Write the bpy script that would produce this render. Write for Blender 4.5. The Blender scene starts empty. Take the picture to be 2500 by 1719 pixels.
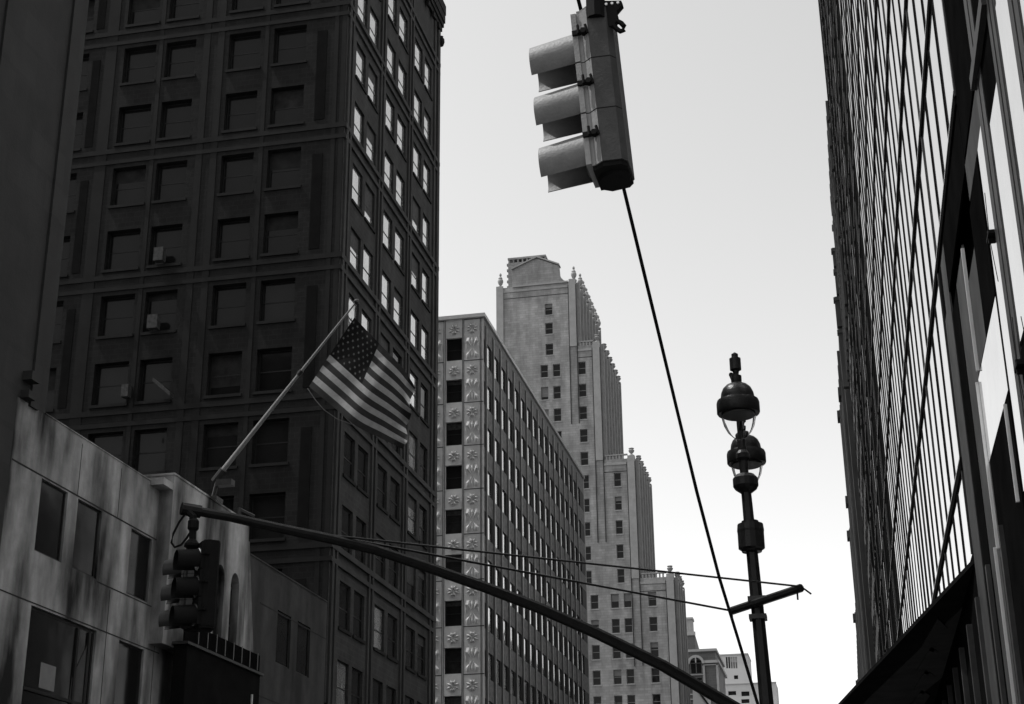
import bpy, math, random
from mathutils import Vector, Matrix
random.seed(7)
R = math.radians
C = bpy.context.scene.collection
scene = bpy.context.scene

# ------------------------------------------------------------------ camera
W0, H0 = 2500.0, 1719.0
F = 3726.94
EYE = Vector((0, 0, 1.6))
cx0, cy0 = 1250.0, 859.5
def _cam(x, y): return Vector((x - cx0, -(y - cy0), -F))
Yc = _cam(2115, 2290).normalized(); Zc = _cam(1150, -8790).normalized(); Xc = Yc.cross(Zc)
ROT = Matrix((Xc, Yc, Zc))            # world = ROT @ cam
def ray(px, py):
    d = ROT @ _cam(px, py); return d / d.y
def PY(px, py, Y):                    # point of the photograph at a known distance down the street
    return EYE + ray(px, py) * Y
def PX(px, py, X):                    # the same on a known street-side plane
    r = ray(px, py); return EYE + r * (X / r.x)
cam = bpy.data.cameras.new('camera'); cam.sensor_width = 36; cam.lens = F / W0 * 36
cam.clip_start = 0.05; cam.clip_end = 4000
co = bpy.data.objects.new('camera', cam); C.objects.link(co)
co.matrix_world = Matrix.Translation(EYE) @ ROT.to_4x4()
scene.camera = co

# ------------------------------------------------------------------ materials
MATS = {}
def mat(name, v, rough=0.8, var=0.15, scale=3.0, bump=0.0, bscale=30.0, metal=0.0, streak=0.0, brick=None, spec=0.5):
    m = bpy.data.materials.new(name); m.use_nodes = True; nt = m.node_tree; N = nt.nodes; L = nt.links
    b = N['Principled BSDF']; b.inputs['Roughness'].default_value = rough; b.inputs['Metallic'].default_value = metal
    b.inputs['Specular IOR Level'].default_value = spec
    tc = N.new('ShaderNodeTexCoord')
    geo = N.new('ShaderNodeNewGeometry')
    n = N.new('ShaderNodeTexNoise'); n.inputs['Scale'].default_value = scale; n.inputs['Detail'].default_value = 6
    n.inputs['Roughness'].default_value = 0.65
    L.new(geo.outputs['Position'], n.inputs['Vector'])
    mr = N.new('ShaderNodeMapRange'); mr.inputs['From Min'].default_value = 0.3; mr.inputs['From Max'].default_value = 0.7
    mr.inputs['To Min'].default_value = v * (1 - var); mr.inputs['To Max'].default_value = v * (1 + var)
    L.new(n.outputs['Fac'], mr.inputs['Value']); val = mr.outputs['Result']
    if streak:
        mp = N.new('ShaderNodeMapping'); mp.inputs['Scale'].default_value = (1.3, 1.3, 0.3)
        L.new(geo.outputs['Position'], mp.inputs['Vector'])
        n2 = N.new('ShaderNodeTexNoise'); n2.inputs['Scale'].default_value = 0.62; n2.inputs['Detail'].default_value = 5
        L.new(mp.outputs['Vector'], n2.inputs['Vector'])
        m2 = N.new('ShaderNodeMapRange'); m2.inputs['From Min'].default_value = 0.33; m2.inputs['From Max'].default_value = 0.68
        m2.inputs['To Min'].default_value = 1 - streak; m2.inputs['To Max'].default_value = 1 + streak
        L.new(n2.outputs['Fac'], m2.inputs['Value'])
        mm = N.new('ShaderNodeMath'); mm.operation = 'MULTIPLY'; L.new(val, mm.inputs[0]); L.new(m2.outputs['Result'], mm.inputs[1]); val = mm.outputs[0]
    if brick:
        bw, bh, mortar = brick
        sx = N.new('ShaderNodeSeparateXYZ'); L.new(geo.outputs['Position'], sx.inputs[0])
        ad = N.new('ShaderNodeMath'); L.new(sx.outputs['X'], ad.inputs[0]); L.new(sx.outputs['Y'], ad.inputs[1])
        cb = N.new('ShaderNodeCombineXYZ'); L.new(ad.outputs[0], cb.inputs['X']); L.new(sx.outputs['Z'], cb.inputs['Y'])
        bt = N.new('ShaderNodeTexBrick'); bt.inputs['Scale'].default_value = 1
        bt.inputs['Brick Width'].default_value = bw; bt.inputs['Row Height'].default_value = bh
        bt.inputs['Mortar Size'].default_value = bh * 0.09; bt.inputs['Mortar Smooth'].default_value = 0.3
        bt.inputs['Color1'].default_value = (1.1, 1.1, 1.1, 1); bt.inputs['Color2'].default_value = (0.88, 0.88, 0.88, 1)
        bt.inputs['Mortar'].default_value = (mortar,) * 3 + (1,)
        L.new(cb.outputs[0], bt.inputs['Vector'])
        mm = N.new('ShaderNodeMath'); mm.operation = 'MULTIPLY'; L.new(val, mm.inputs[0]); L.new(bt.outputs['Color'], mm.inputs[1]); val = mm.outputs[0]
    L.new(val, b.inputs['Base Color'])
    if bump:
        nb = N.new('ShaderNodeTexNoise'); nb.inputs['Scale'].default_value = bscale; nb.inputs['Detail'].default_value = 4
        L.new(geo.outputs['Position'], nb.inputs['Vector'])
        bp = N.new('ShaderNodeBump'); bp.inputs['Strength'].default_value = bump; bp.inputs['Distance'].default_value = 0.05
        L.new(nb.outputs['Fac'], bp.inputs['Height']); L.new(bp.outputs['Normal'], b.inputs['Normal'])
    MATS[name] = m; return m
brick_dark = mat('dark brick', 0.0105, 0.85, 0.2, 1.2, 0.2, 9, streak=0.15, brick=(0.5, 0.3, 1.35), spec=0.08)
brick_side = mat('skylit dark brick', 0.03, 0.85, 0.2, 1.2, 0.2, 9, streak=0.2, brick=(0.5, 0.3, 1.3), spec=.1)  # lighter copy of the brick, skylight on the street face painted in
stone_side = mat('skylit dark trim', 0.034, 0.8, 0.2, 1.5, 0.1, 10, streak=0.2, spec=.1)  # lighter copy of the trim, with the same painted skylight
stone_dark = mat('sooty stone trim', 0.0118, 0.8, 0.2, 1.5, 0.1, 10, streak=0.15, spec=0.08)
slab_stone = mat('grey stone cladding', 0.028, 0.8, 0.15, 0.6, 0.1, 10, streak=0.1, brick=(2.4, 1.3, 0.93), spec=0.15)
limestone = mat('weathered sun-patched limestone', 0.155, 0.8, 0.2, 1.4, 0.15, 14, streak=0.95, spec=0.15)  # streaks mix real stains with painted patches of bounced sunlight
lime_shade = mat('shaded limestone', 0.032, 0.85, 0.2, 1.4, 0.15, 14, streak=0.4, spec=.1)  # darker copy paints the shade beyond the bounced-light patch
joint = mat('stone joint', 0.03, 0.9, spec=0.05)
deco_stone = mat('pale terracotta', 0.38, 0.7, 0.12, 2.5, 0.1, 12, streak=0.08)
deco_relief = mat('glazed relief', 0.37, 0.45, 0.1, 2.0)
deco_spandrel = mat('mottled spandrel', 0.078, 0.6, 0.8, 2.6, 0.3, 5, spec=0.4)
urn_brick = mat('buff brick', 0.24, 0.85, 0.22, 0.25, 0.1, 4, streak=0.22, brick=(1.1, 0.42, 0.8), spec=0.1)  # streaks double as weathering and painted patches of bounced sunlight
urn_stone = mat('carved buff stone', 0.26, 0.8, 0.12, 0.9, spec=0.15)
far_brick = mat('far brown brick', 0.1, 0.85, 0.12, 0.5, brick=(1.2, 0.5, 1.2))
far_stone = mat('far pale stone', 0.3, 0.8, 0.08, 0.2)
far_white = mat('far white stone', 0.42, 0.8, 0.05, 0.1)
old_stone = mat('grimy stone', 0.045, 0.85, 0.25, 0.25, streak=0.2, spec=0.1)
frame_dark = mat('dark window frame', 0.015, 0.5, spec=0.1)
frame_light = mat('painted window frame', 0.16, 0.6)
blind = mat('window blind', 0.14, 0.8, 0.1, 4, spec=0.1)
mullion_m = mat('black mullion', 0.008, 0.5, 0.3, 2, spec=0)
mullion_g = mat('grey mullion', 0.035, 0.45, 0.3, 2, spec=0.08)
edge_metal = mat('bright metal edge', 0.6, 0.3, 0.1, 2, metal=0.6)
panel_and_reflection_black = mat('black panel and reflection', 0.005, 0.6, 0.3, 1, spec=0)  # also paints dark reflections in the near glass bays
panel_and_reflection_grey = mat('grey panel and reflection', 0.04, 0.6, 0.3, 1.1, streak=0.3, spec=0.08)  # also paints dim reflected shapes in the near glass bays
canopy_m = mat('dark canopy metal', 0.008, 0.6, 0.3, 1.0, spec=0)
canopy_g = mat('grey canopy soffit', 0.03, 0.6, 0.2, 1.0, spec=0)
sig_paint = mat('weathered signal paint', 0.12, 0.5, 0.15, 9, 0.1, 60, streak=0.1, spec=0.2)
sig_front = mat('sunlit signal paint', 0.2, 0.5, 0.12, 9, 0.1, 60, spec=0.2)  # lighter copy paints sunlight onto the door side of the housing
sig_rear = mat('shaded signal paint', 0.04, 0.5, 0.2, 9, 0.1, 60, streak=.2, spec=0.15)  # darker copy paints shade onto the rear half of the housing
blind_dark = mat('dim drawn blind', 0.02, 0.9, 0.4, 1.5, spec=0)
vent_m = mat('dull grey metal', 0.035, 0.6, 0.6, 6, spec=.1)
panel_dark = mat('dark infill panel', 0.012, 0.6, 0.5, 2, spec=.1)
recess_shade_m = mat('recess shade brick', 0.009, 0.9, 0.2, 1.2, spec=0)  # darker colour on flat strips stands in for recess shade
sig_black = mat('matt black', 0.006, 0.7, 0.2, 8, spec=0.08)
iron = mat('glossy black iron', 0.008, 0.3, 0.3, 8, 0.15, 40, spec=0.14)
iron_grey = mat('dark grey steel', 0.025, 0.45, 0.3, 6, spec=0.2)
cable_m = mat('black cable', 0.006, 0.6, spec=0.05)
pole_paint = mat('pale flagpole paint', 0.17, 0.45, 0.15, 5)
flag_white = mat('flag white', 0.25, 0.9, 0.15, 5, 0.2, 12, spec=0.1)
flag_red = mat('flag red stripe', 0.03, 0.9, 0.15, 5, spec=0.05)
flag_blue = mat('flag blue canton', 0.012, 0.9, 0.15, 5, spec=0.05)
flag_star = mat('faded star', 0.12, 0.9, 0.5, 2.5, spec=.1)
asphalt = mat('asphalt', 0.05, 0.9, 0.25, 1.5, 0.3, 30)
concrete = mat('concrete pavement', 0.2, 0.9, 0.2, 1.2, 0.2, 20, brick=(1.5, 1.5, 0.6))
road_paint = mat('road paint', 0.7, 0.7, 0.15, 3)
def glassy(name, base, rough, wave=0.02, ws=0.5, spec=0.5, ior=1.5, metal=0.0):
    m = mat(name, base, rough, 0.1, 1.0, 0, spec=spec, metal=metal); nt = m.node_tree
    b = nt.nodes['Principled BSDF']; b.inputs['IOR'].default_value = ior
    g = nt.nodes.new('ShaderNodeNewGeometry'); n = nt.nodes.new('ShaderNodeTexNoise'); n.inputs['Scale'].default_value = ws
    nt.links.new(g.outputs['Position'], n.inputs['Vector'])
    bp = nt.nodes.new('ShaderNodeBump'); bp.inputs['Strength'].default_value = 1.0; bp.inputs['Distance'].default_value = wave
    nt.links.new(n.outputs['Fac'], bp.inputs['Height']); nt.links.new(bp.outputs['Normal'], b.inputs['Normal'])
    return m
glass_sky = glassy('curtain wall glass', 0.78, 0.015, 0.0004, 0.5, metal=0.95)
glass_win = glassy('window glass', 0.6, 0.02, 0.006, 0.7, metal=0.8)
glass_far = glassy('far window glass', 0.012, 0.05, 0.03, 0.6, spec=0.12)
glass_dim = glassy('dim window glass', 0.008, 0.1, 0.01, 0.5, spec=.12)
lens_m = glassy('signal lens', 0.1, 0.1, 0.001, 5)
white_lens = mat('pale lamp lens', 0.75, 0.25)
gm = bpy.data.materials.new('clear lamp glass'); gm.use_nodes = True
gb = gm.node_tree.nodes['Principled BSDF']; gb.inputs['Base Color'].default_value = (0.88, 0.88, 0.88, 1)
gb.inputs['Transmission Weight'].default_value = 1; gb.inputs['Roughness'].default_value = 0.0; gb.inputs['IOR'].default_value = 1.02

# ------------------------------------------------------------------ mesh helpers
WLOC = {}
class MB:
    def __init__(s): s.v = []; s.f = []; s.m = []; s.mats = []
    def mi(s, m):
        if m is None: return 0
        if m not in s.mats: s.mats.append(m)
        return s.mats.index(m)
    def add(s, vs, fs, m=None):
        o = len(s.v); s.v += [tuple(v) for v in vs]; k = s.mi(m)
        for f in fs: s.f.append([o + i for i in f]); s.m.append(k)
        return s
    def box(s, x0, x1, y0, y1, z0, z1, m=None):
        if x0 > x1: x0, x1 = x1, x0
        if y0 > y1: y0, y1 = y1, y0
        if z0 > z1: z0, z1 = z1, z0
        return s.add([(x0,y0,z0),(x1,y0,z0),(x1,y1,z0),(x0,y1,z0),(x0,y0,z1),(x1,y0,z1),(x1,y1,z1),(x0,y1,z1)],
            [(0,3,2,1),(4,5,6,7),(0,1,5,4),(1,2,6,5),(2,3,7,6),(3,0,4,7)], m)
    def prism(s, pts, vec, m=None):           # polygon + extrusion
        n = len(pts); vec = Vector(vec); pts = [Vector(p) for p in pts]
        vs = pts + [p + vec for p in pts]
        fs = [tuple(range(n)), tuple(range(2*n-1, n-1, -1))] + [(i, n+i, n+(i+1) % n, (i+1) % n) for i in range(n)]
        return s.add(vs, fs, m)
    def tube(s, path, rad, seg=10, m=None, cap=True):
        path = [Vector(p) for p in path]; n = len(path)
        if not hasattr(rad, '__len__'): rad = [rad]*n
        vs = []; up = None
        for i, p in enumerate(path):
            t = (path[min(i+1, n-1)] - path[max(i-1, 0)]).normalized()
            if up is None: up = Vector((0,0,1)) if abs(t.z) < 0.9 else Vector((0,1,0))
            a = t.cross(up).normalized(); b = t.cross(a).normalized(); up = -b if False else up
            for k in range(seg):
                an = 2*math.pi*(k+0.5)/seg
                vs.append(p + (a*math.cos(an) + b*math.sin(an))*rad[i])
        fs = []
        for i in range(n-1):
            for k in range(seg):
                fs.append((i*seg+k, i*seg+(k+1) % seg, (i+1)*seg+(k+1) % seg, (i+1)*seg+k))
        if cap: fs += [tuple(range(seg-1, -1, -1)), tuple((n-1)*seg+k for k in range(seg))]
        return s.add(vs, fs, m)
    def lathe(s, prof, c, seg=20, axis=(0,0,1), m=None):   # prof = [(r, h)]
        c = Vector(c); ax = Vector(axis).normalized(); a = ax.orthogonal().normalized(); b = ax.cross(a)
        vs = []
        for r, h in prof:
            for k in range(seg):
                an = 2*math.pi*k/seg; vs.append(c + ax*h + (a*math.cos(an)+b*math.sin(an))*max(r, 1e-4))
        fs = []
        for i in range(len(prof)-1):
            for k in range(seg): fs.append((i*seg+k, i*seg+(k+1) % seg, (i+1)*seg+(k+1) % seg, (i+1)*seg+k))
        fs += [tuple(range(seg-1, -1, -1)), tuple((len(prof)-1)*seg+k for k in range(seg))]
        return s.add(vs, fs, m)
    def xf(s, M): s.v = [tuple(M @ Vector(v)) for v in s.v]; return s
    def build(s, name, m, parent=None, smooth=False, loc=None):
        V = [Vector(v) for v in s.v]
        if loc is None:
            lo = [min(v[i] for v in V) for i in range(3)]; hi = [max(v[i] for v in V) for i in range(3)]
            loc = Vector(((lo[0]+hi[0])/2, (lo[1]+hi[1])/2, lo[2]))
        loc = Vector(loc)
        me = bpy.data.meshes.new(name); me.from_pydata([tuple(v-loc) for v in V], [], s.f)
        ms = s.mats if s.mats else [m]
        if m is not None and s.mats and None in s.mats: ms = s.mats
        for q in ms: me.materials.append(q)
        for p, k in zip(me.polygons, s.m): p.material_index = k; p.use_smooth = smooth
        me.update()
        o = bpy.data.objects.new(name, me); C.objects.link(o)
        if parent is not None:
            o.parent = parent; o.location = loc - WLOC[parent.name]
        else: o.location = loc
        WLOC[o.name] = loc
        if smooth:
            try: me.set_sharp_from_angle(angle=R(35))
            except Exception: pass
        return o
def B(*a): return MB().box(*a)
def tag(o, label, cat, group=None, kind=None):
    if label: o['label'] = label
    if cat: o['category'] = cat
    if group: o['group'] = group
    if kind: o['kind'] = kind
    return o
def thing(name, label, cat, loc, group=None):
    o = bpy.data.objects.new(name, None); C.objects.link(o); o.location = loc; WLOC[o.name] = Vector(loc)
    return tag(o, label, cat, group)
def copy_part(o, parent, offset):
    c = o.copy(); C.objects.link(c); c.parent = parent
    w = WLOC[o.name] + Vector(offset); c.location = w - WLOC[parent.name]; WLOC[c.name] = w
    for ch in list(o.children): copy_part(ch, c, offset)
    return c

# a facade plane: axis 'X' = wall facing +x or -x at x=c (u=y);  'Y' = wall facing -y at y=c (u=x)
class Plane:
    def __init__(s, axis, c, n): s.axis, s.c, s.n = axis, c, n
    def pt(s, u, v, d=0.0):                  # d = distance out of the wall
        return Vector((s.c + s.n*d, u, v)) if s.axis == 'X' else Vector((u, s.c + s.n*d, v))
    def box(s, mb, u0, u1, v0, v1, d0, d1, m=None):
        a, b = s.pt(u0, v0, d0), s.pt(u1, v1, d1)
        return mb.box(a.x, b.x, a.y, b.y, a.z, b.z, m)
def facade(mb, P, u0, u1, v0, v1, holes, depth, m=None):
    us = sorted({u0, u1} | {round(h[i], 4) for h in holes for i in (0, 1)})
    vs = sorted({v0, v1} | {round(h[i], 4) for h in holes for i in (2, 3)})
    us = [u for u in us if u0 <= u <= u1]; vs = [v for v in vs if v0 <= v <= v1]
    idx = {}; V = []; Fc = []
    def vid(i, j):
        if (i, j) not in idx: idx[(i, j)] = len(V); V.append(P.pt(us[i], vs[j]))
        return idx[(i, j)]
    for j in range(len(vs)-1):
        vc = (vs[j]+vs[j+1])/2; hs = [h for h in holes if h[2] < vc < h[3]]
        for i in range(len(us)-1):
            uc = (us[i]+us[i+1])/2
            if any(h[0] < uc < h[1] for h in hs): continue
            Fc.append((vid(i, j), vid(i+1, j), vid(i+1, j+1), vid(i, j+1)))
    if callable(m):
        for fc_ in Fc: q4 = [V[i] for i in fc_]; mb.add(q4, [(0,1,2,3)], m(sum(q.z for q in q4)/4))
    else: mb.add(V, Fc, m)
    for h in holes:
        q = [(h[0],h[2]),(h[1],h[2]),(h[1],h[3]),(h[0],h[3])]
        vv = [P.pt(a, b) for a, b in q] + [P.pt(a, b, -depth) for a, b in q]
        mb.add(vv, [(0,4,5,1),(1,5,6,2),(2,6,7,3),(3,7,4,0),(4,7,6,5)], m(vv[0].z+.1) if callable(m) else m)
def psize(P, h):
    a = P.pt((h[0]+h[1])/2, (h[2]+h[3])/2) - EYE
    q = ROT.transposed() @ a
    if q.z > -1: return 0
    x = cx0 + q.x*F/(-q.z); y = cy0 - q.y*F/(-q.z)
    vis = 1.0 if (-60 < x < W0+60 and -80 < y < H0+80) else 0.0
    n = P.pt(0, 0, 1) - P.pt(0, 0, 0)
    return (h[1]-h[0])*(h[3]-h[2])*abs(n.dot(a.normalized()))/a.length_squared*(0.001+vis)
def one_window(P, h, depth, fm, gl, fmb, gmb, bmb, fw=0.07, rail=True, mullion=False, shade=0.0, rd=None):
    u0, u1, v0, v1 = h; e = 0.012; u0 += e; u1 -= e; v0 += e; v1 -= e
    P.box(fmb, u0, u0+fw, v0, v1, -depth+.01, -depth+.06, fm); P.box(fmb, u1-fw, u1, v0, v1, -depth+.01, -depth+.06, fm)
    P.box(fmb, u0+fw, u1-fw, v0, v0+fw, -depth+.012, -depth+.058, fm); P.box(fmb, u0+fw, u1-fw, v1-fw, v1, -depth+.012, -depth+.058, fm)
    mid = (v0+v1)/2 if rd is None else v0+(v1-v0)*rd
    if rail: P.box(fmb, u0+fw, u1-fw, mid-fw/2, mid+fw/2, -depth+.02, -depth+.065, fm)
    if mullion: P.box(fmb, (u0+u1)/2-fw/2, (u0+u1)/2+fw/2, v0+fw, v1-fw, -depth+.021, -depth+.056, fm)
    P.box(gmb, u0+fw*.5, u1-fw*.5, v0+fw*.5, v1-fw*.5, -depth+.03, -depth+.045, gl)
    if shade: P.box(bmb, u0+fw, u1-fw, v1-fw-(v1-v0-2*fw)*shade, v1-fw-.004, -depth+.048, -depth+.055)
def windows(parent, items, depth, fm, gl, limit=100, sub='pane', blinds=.25, sill=None, bm=None, **kw):
    """items: (Plane, hole). The largest `limit` become parts, the rest one part of kind stuff."""
    items = sorted(items, key=lambda t: -psize(*t))
    big, rest = items[:limit], items[limit:]
    def sh():
        r = random.random(); return 0 if r > blinds else random.uniform(.15, .8)
    for P, h in big:
        f, g, b = MB(), MB(), MB(); G = gl(h) if callable(gl) else gl; one_window(P, h, depth, None, None, f, g, b, shade=sh(), **kw)
        o = f.build('window', fm, parent); g.build(sub, G, o)
        if b.v: b.build('blind', bm or blind, o)
        if sill: q = MB(); P.box(q, h[0]-.1, h[1]+.1, h[2]-.17, h[2], 0.001, .09); q.build('sill', sill, o)
    if rest:
        f, g, b = MB(), MB(), MB()
        for P, h in rest: one_window(P, h, depth, None, None, f, g, b, shade=sh(), **kw)
        o = f.build('window', fm, parent); o['kind'] = 'stuff'; q = g.build(sub, gl(rest[0][1]) if callable(gl) else gl, o); q['kind'] = 'stuff'
        if b.v: q = b.build('blind', bm or blind, o); q['kind'] = 'stuff'
        if sill:
            q = MB()
            for P, h in rest: P.box(q, h[0]-.1, h[1]+.1, h[2]-.17, h[2], 0.001, .09)
            q.build('sill', sill, o)['kind'] = 'stuff'

# ------------------------------------------------------------------ world and sun
SUN_EL, SUN_AZ = 62.0, -97.0        # azimuth from +Y towards +X: the sun stands over the left-hand blocks
w = bpy.data.worlds.new('World'); scene.world = w; w.use_nodes = True; nt = w.node_tree
sk = nt.nodes.new('ShaderNodeTexSky'); sk.sky_type = 'NISHITA'; sk.sun_disc = False
sk.sun_elevation = R(SUN_EL); sk.sun_rotation = R(SUN_AZ); sk.dust_density = 2.0; sk.air_density = 1.0; sk.ozone_density = 0.5
bw = nt.nodes.new('ShaderNodeRGBToBW'); nt.links.new(sk.outputs[0], bw.inputs[0])
bg = nt.nodes['Background']; nt.links.new(bw.outputs[0], bg.inputs['Color']); bg.inputs['Strength'].default_value = 0.15
sl = bpy.data.lights.new('sun', 'SUN'); sl.energy = 2.0; sl.angle = R(0.53); sl.color = (1, 0.995, 0.985)
so = bpy.data.objects.new('sun', sl); C.objects.link(so)
sd = Vector((math.sin(R(SUN_AZ))*math.cos(R(SUN_EL)), math.cos(R(SUN_AZ))*math.cos(R(SUN_EL)), math.sin(R(SUN_EL))))
so.rotation_euler = sd.to_track_quat('Z', 'Y').to_euler(); so.location = (-40, 20, 120)
vs_ = scene.view_settings; vs_.view_transform = 'Standard'; vs_.look = 'None'; vs_.exposure = 1.12; vs_.gamma = 1.0; vs_.use_curve_mapping = False

# ------------------------------------------------------------------ ground
tag(B(-900, 900, -300, 1500, -0.5, 0.0).build('ground', concrete), None, None, kind='structure')
tag(B(-19.5, -1.9, -60, 700, 0.001, 0.004).build('road', asphalt), None, None, kind='structure')
tag(B(-19.49, -1.91, -60, 700, -0.2, 0.0035).build('road_base', asphalt), None, None, kind='structure')
tag(B(-1.9, 3.2, -60, 700, 0.004, 0.15).build('pavement_near', concrete), None, None, kind='structure')
tag(B(-25, -19.5, -60, 700, 0.004, 0.15).build('pavement_far', concrete), None, None, kind='structure')
mk = MB()
for y in range(-40, 300, 9): mk.box(-10.8, -10.65, y, y+3, 0.006, 0.010)
tag(mk.build('road_markings', road_paint), None, None, kind='structure')

XL = -25.0
# ------------------------------------------------------------------ 0. grey slab tower, near left
t = thing('stone_tower', 'plain grey stone high-rise at the far left edge, rising above the low limestone block', 'building', (-35, 20, 0))
P0 = Plane('X', XL, 1)
holes = [(y, y+1.7, z, z+2.3) for z in [19.6+3.9*k for k in range(6)] for y in (10, 14, 18, 22, 26, 30)]
mb = MB(); facade(mb, P0, -6, 41.6, 0.15, 43, holes, 0.35); mb.add([P0.pt(41.6,18.0),P0.pt(43.4,18.0),P0.pt(43.4,43),P0.pt(41.6,43)],[(0,1,2,3)])
for y in (8.2, 12.9, 20.9, 28.9, 33.2, 38.2, 42.3): P0.box(mb, y, y+0.5, 17.9, 43, 0.001, 0.09)
mb.box(-48, XL-0.4, -6, 43.38, 0, 42.95); mb.box(-48, XL-.02, 43.0, 43.38, 17.99, 42.9)
mb.build('wall', slab_stone, t)
mb = MB(); mb.box(-48, XL+.35, -6.2, 43.5, 43.0, 43.5); mb.build('roof', slab_stone, t)
windows(t, [(P0, h) for h in holes], 0.35, frame_dark, glass_win)
mb = MB(); P0.box(mb, 41.75, 42.25, 18.6, 18.9, 0.0, 0.35); mb.build('bracket', slab_stone, t); mb = MB(); P0.box(mb, 41.75, 42.2, 18.0, 18.25, 0.0, 0.3); mb.build('bracket', slab_stone, t)

# ------------------------------------------------------------------ 1. low limestone block
t = thing('limestone_building', 'low streaked limestone block in the lower left with plain dark windows and a raised pavilion', 'building', (-32, 50, 0))
holes = []
up = [(43.62, 45.42), (46.15, 47.92), (50.28, 52.05), (65.5, 67.3), (68.2, 70.0)]
holes += [(a, b, 13.45, 15.85) for a, b in up]
holes += [(43.8, 48.3, 8.2, 11.72), (50.05, 52.1, 8.2, 11.72), (65.4, 67.3, 8.6, 11.6), (68.2, 70.0, 8.6, 11.6)]
holes += [(44, 52, 0.8, 6.4), (55, 61, 0.3, 6.4), (65, 71, 0.8, 6.4)]
mb = MB(); facade(mb, P0, 41.6, 53.3, 0.15, 17.98, [h for h in holes if h[1] < 53.3 and h[0] > 41.7], 0.14)
facade(mb, P0, 53.3, 63.3, 0.15, 12.0, [h for h in holes if 54 < h[0] < 62], 0.14)
mb.box(-48, XL-.42, 43.42, 63.0, 0, 17.7)
mb.box(XL-.5, XL-.02, 43.42, 53.28, 17.5, 17.78)
mb.prism([(XL+.2,60.2,12),(XL+.2,62.6,12),(XL+.2,61.2,17.95),(XL+.2,60.2,18.2)],(-2.4,0,0))  # sloping wedge gives shape to the slanted edge of the bounced-light patch
mb.build('wall', limestone, t)
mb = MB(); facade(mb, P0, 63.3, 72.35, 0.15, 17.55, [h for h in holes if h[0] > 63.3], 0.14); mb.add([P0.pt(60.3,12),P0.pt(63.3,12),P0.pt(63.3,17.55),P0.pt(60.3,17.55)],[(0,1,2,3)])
mb.box(-48, XL-.42, 63.01, 72.3, 0, 17.2); mb.box(XL-.5, XL-.02, 63.3, 72.3, 17.2, 17.53); mb.build('far_wall', lime_shade, t)
# the raised pavilion with three arched windows
PP = Plane('X', XL+0.55, 1)
mb = MB(); arch = []
def arch_hole(yc, hw, zb, zs):
    return [(yc-hw, zb)] + [(yc - hw*math.cos(math.pi*k/8), zs + hw*1.25*math.sin(math.pi*k/8)) for k in range(9)] + [(yc+hw, zb)]
ys = [55.75, 57.4, 59.0]; hw = 0.46; zb, zs = 12.3, 15.5; top = 18.45
cells = [52.4] + [c for y in ys for c in (y-hw, y+hw)] + [60.2]
for i in range(0, len(cells), 2):
    a, b = cells[i], cells[i+1]; mb.add([PP.pt(a,12), PP.pt(b,12), PP.pt(b,top), PP.pt(a,top)], [(0,1,2,3)])
for yc in ys:
    A = arch_hole(yc, hw, zb, zs)[1:-1]
    for p, q in zip(A, A[1:]): mb.add([PP.pt(*p), PP.pt(*q), PP.pt(q[0], top), PP.pt(p[0], top)], [(0,1,2,3)])
    H = arch_hole(yc, hw, zb, zs)
    for p, q in zip(H, H[1:]): mb.add([PP.pt(*p), PP.pt(*q), PP.pt(q[0], q[1], -.5), PP.pt(p[0], p[1], -.5)], [(0,1,2,3)])
    mb.add([PP.pt(yc-hw,12), PP.pt(yc+hw,12), PP.pt(yc+hw,zb), PP.pt(yc-hw,zb)], [(0,1,2,3)])
    mb.add([PP.pt(yc-hw,zb), PP.pt(yc+hw,zb), PP.pt(yc+hw,zb,-.5), PP.pt(yc-hw,zb,-.5)], [(0,1,2,3)])
# sides, top, underside, back
x1 = XL+.55; x0 = XL-2.4
mb.add([(x1,52.4,12),(x0,52.4,12),(x0,52.4,top),(x1,52.4,top)], [(0,1,2,3)])
mb.add([(x1,60.2,12),(x0,60.2,12),(x0,60.2,top),(x1,60.2,top)], [(0,1,2,3)])
mb.add([(x1,52.4,top),(x1,60.2,top),(x0,60.2,top),(x0,52.4,top)], [(0,1,2,3)])
mb.add([(x0,52.4,17.6),(x0,60.2,17.6),(x0,60.2,top),(x0,52.4,top)], [(0,1,2,3)])
mb.add([(x1,52.4,12),(x1,60.2,12),(XL-.1,60.2,12),(XL-.1,52.4,12)], [(0,1,2,3)])
mb.box(x1-1.6, x1+.001, 51.5, 52.38, 17.83, 18.1)
mb.build('pavilion', limestone, t)
for yc in ys:
    f = MB(); 
    H = arch_hole(yc, hw-.01, zb+.01, zs)
    for p, q in zip(H, H[1:]):
        a, b = PP.pt(p[0], p[1], -.36), PP.pt(q[0], q[1], -.36); f.tube([a, b], 0.05, 6)
    PP.box(f, yc-hw+.05, yc+hw-.05, zs-.06, zs+.06, -.4, -.3); PP.box(f, yc-.03, yc+.03, zb, zs-.06, -.4, -.31)
    PP.box(f, yc-hw+.05, yc+hw-.05, 13.9, 14.0, -.4, -.302)
    o = f.build('arched_window', frame_dark, t)
    MB().prism([PP.pt(p[0], p[1], -.45) for p in H], (-.02, 0, 0)).build('pane', glass_far, o)
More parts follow.
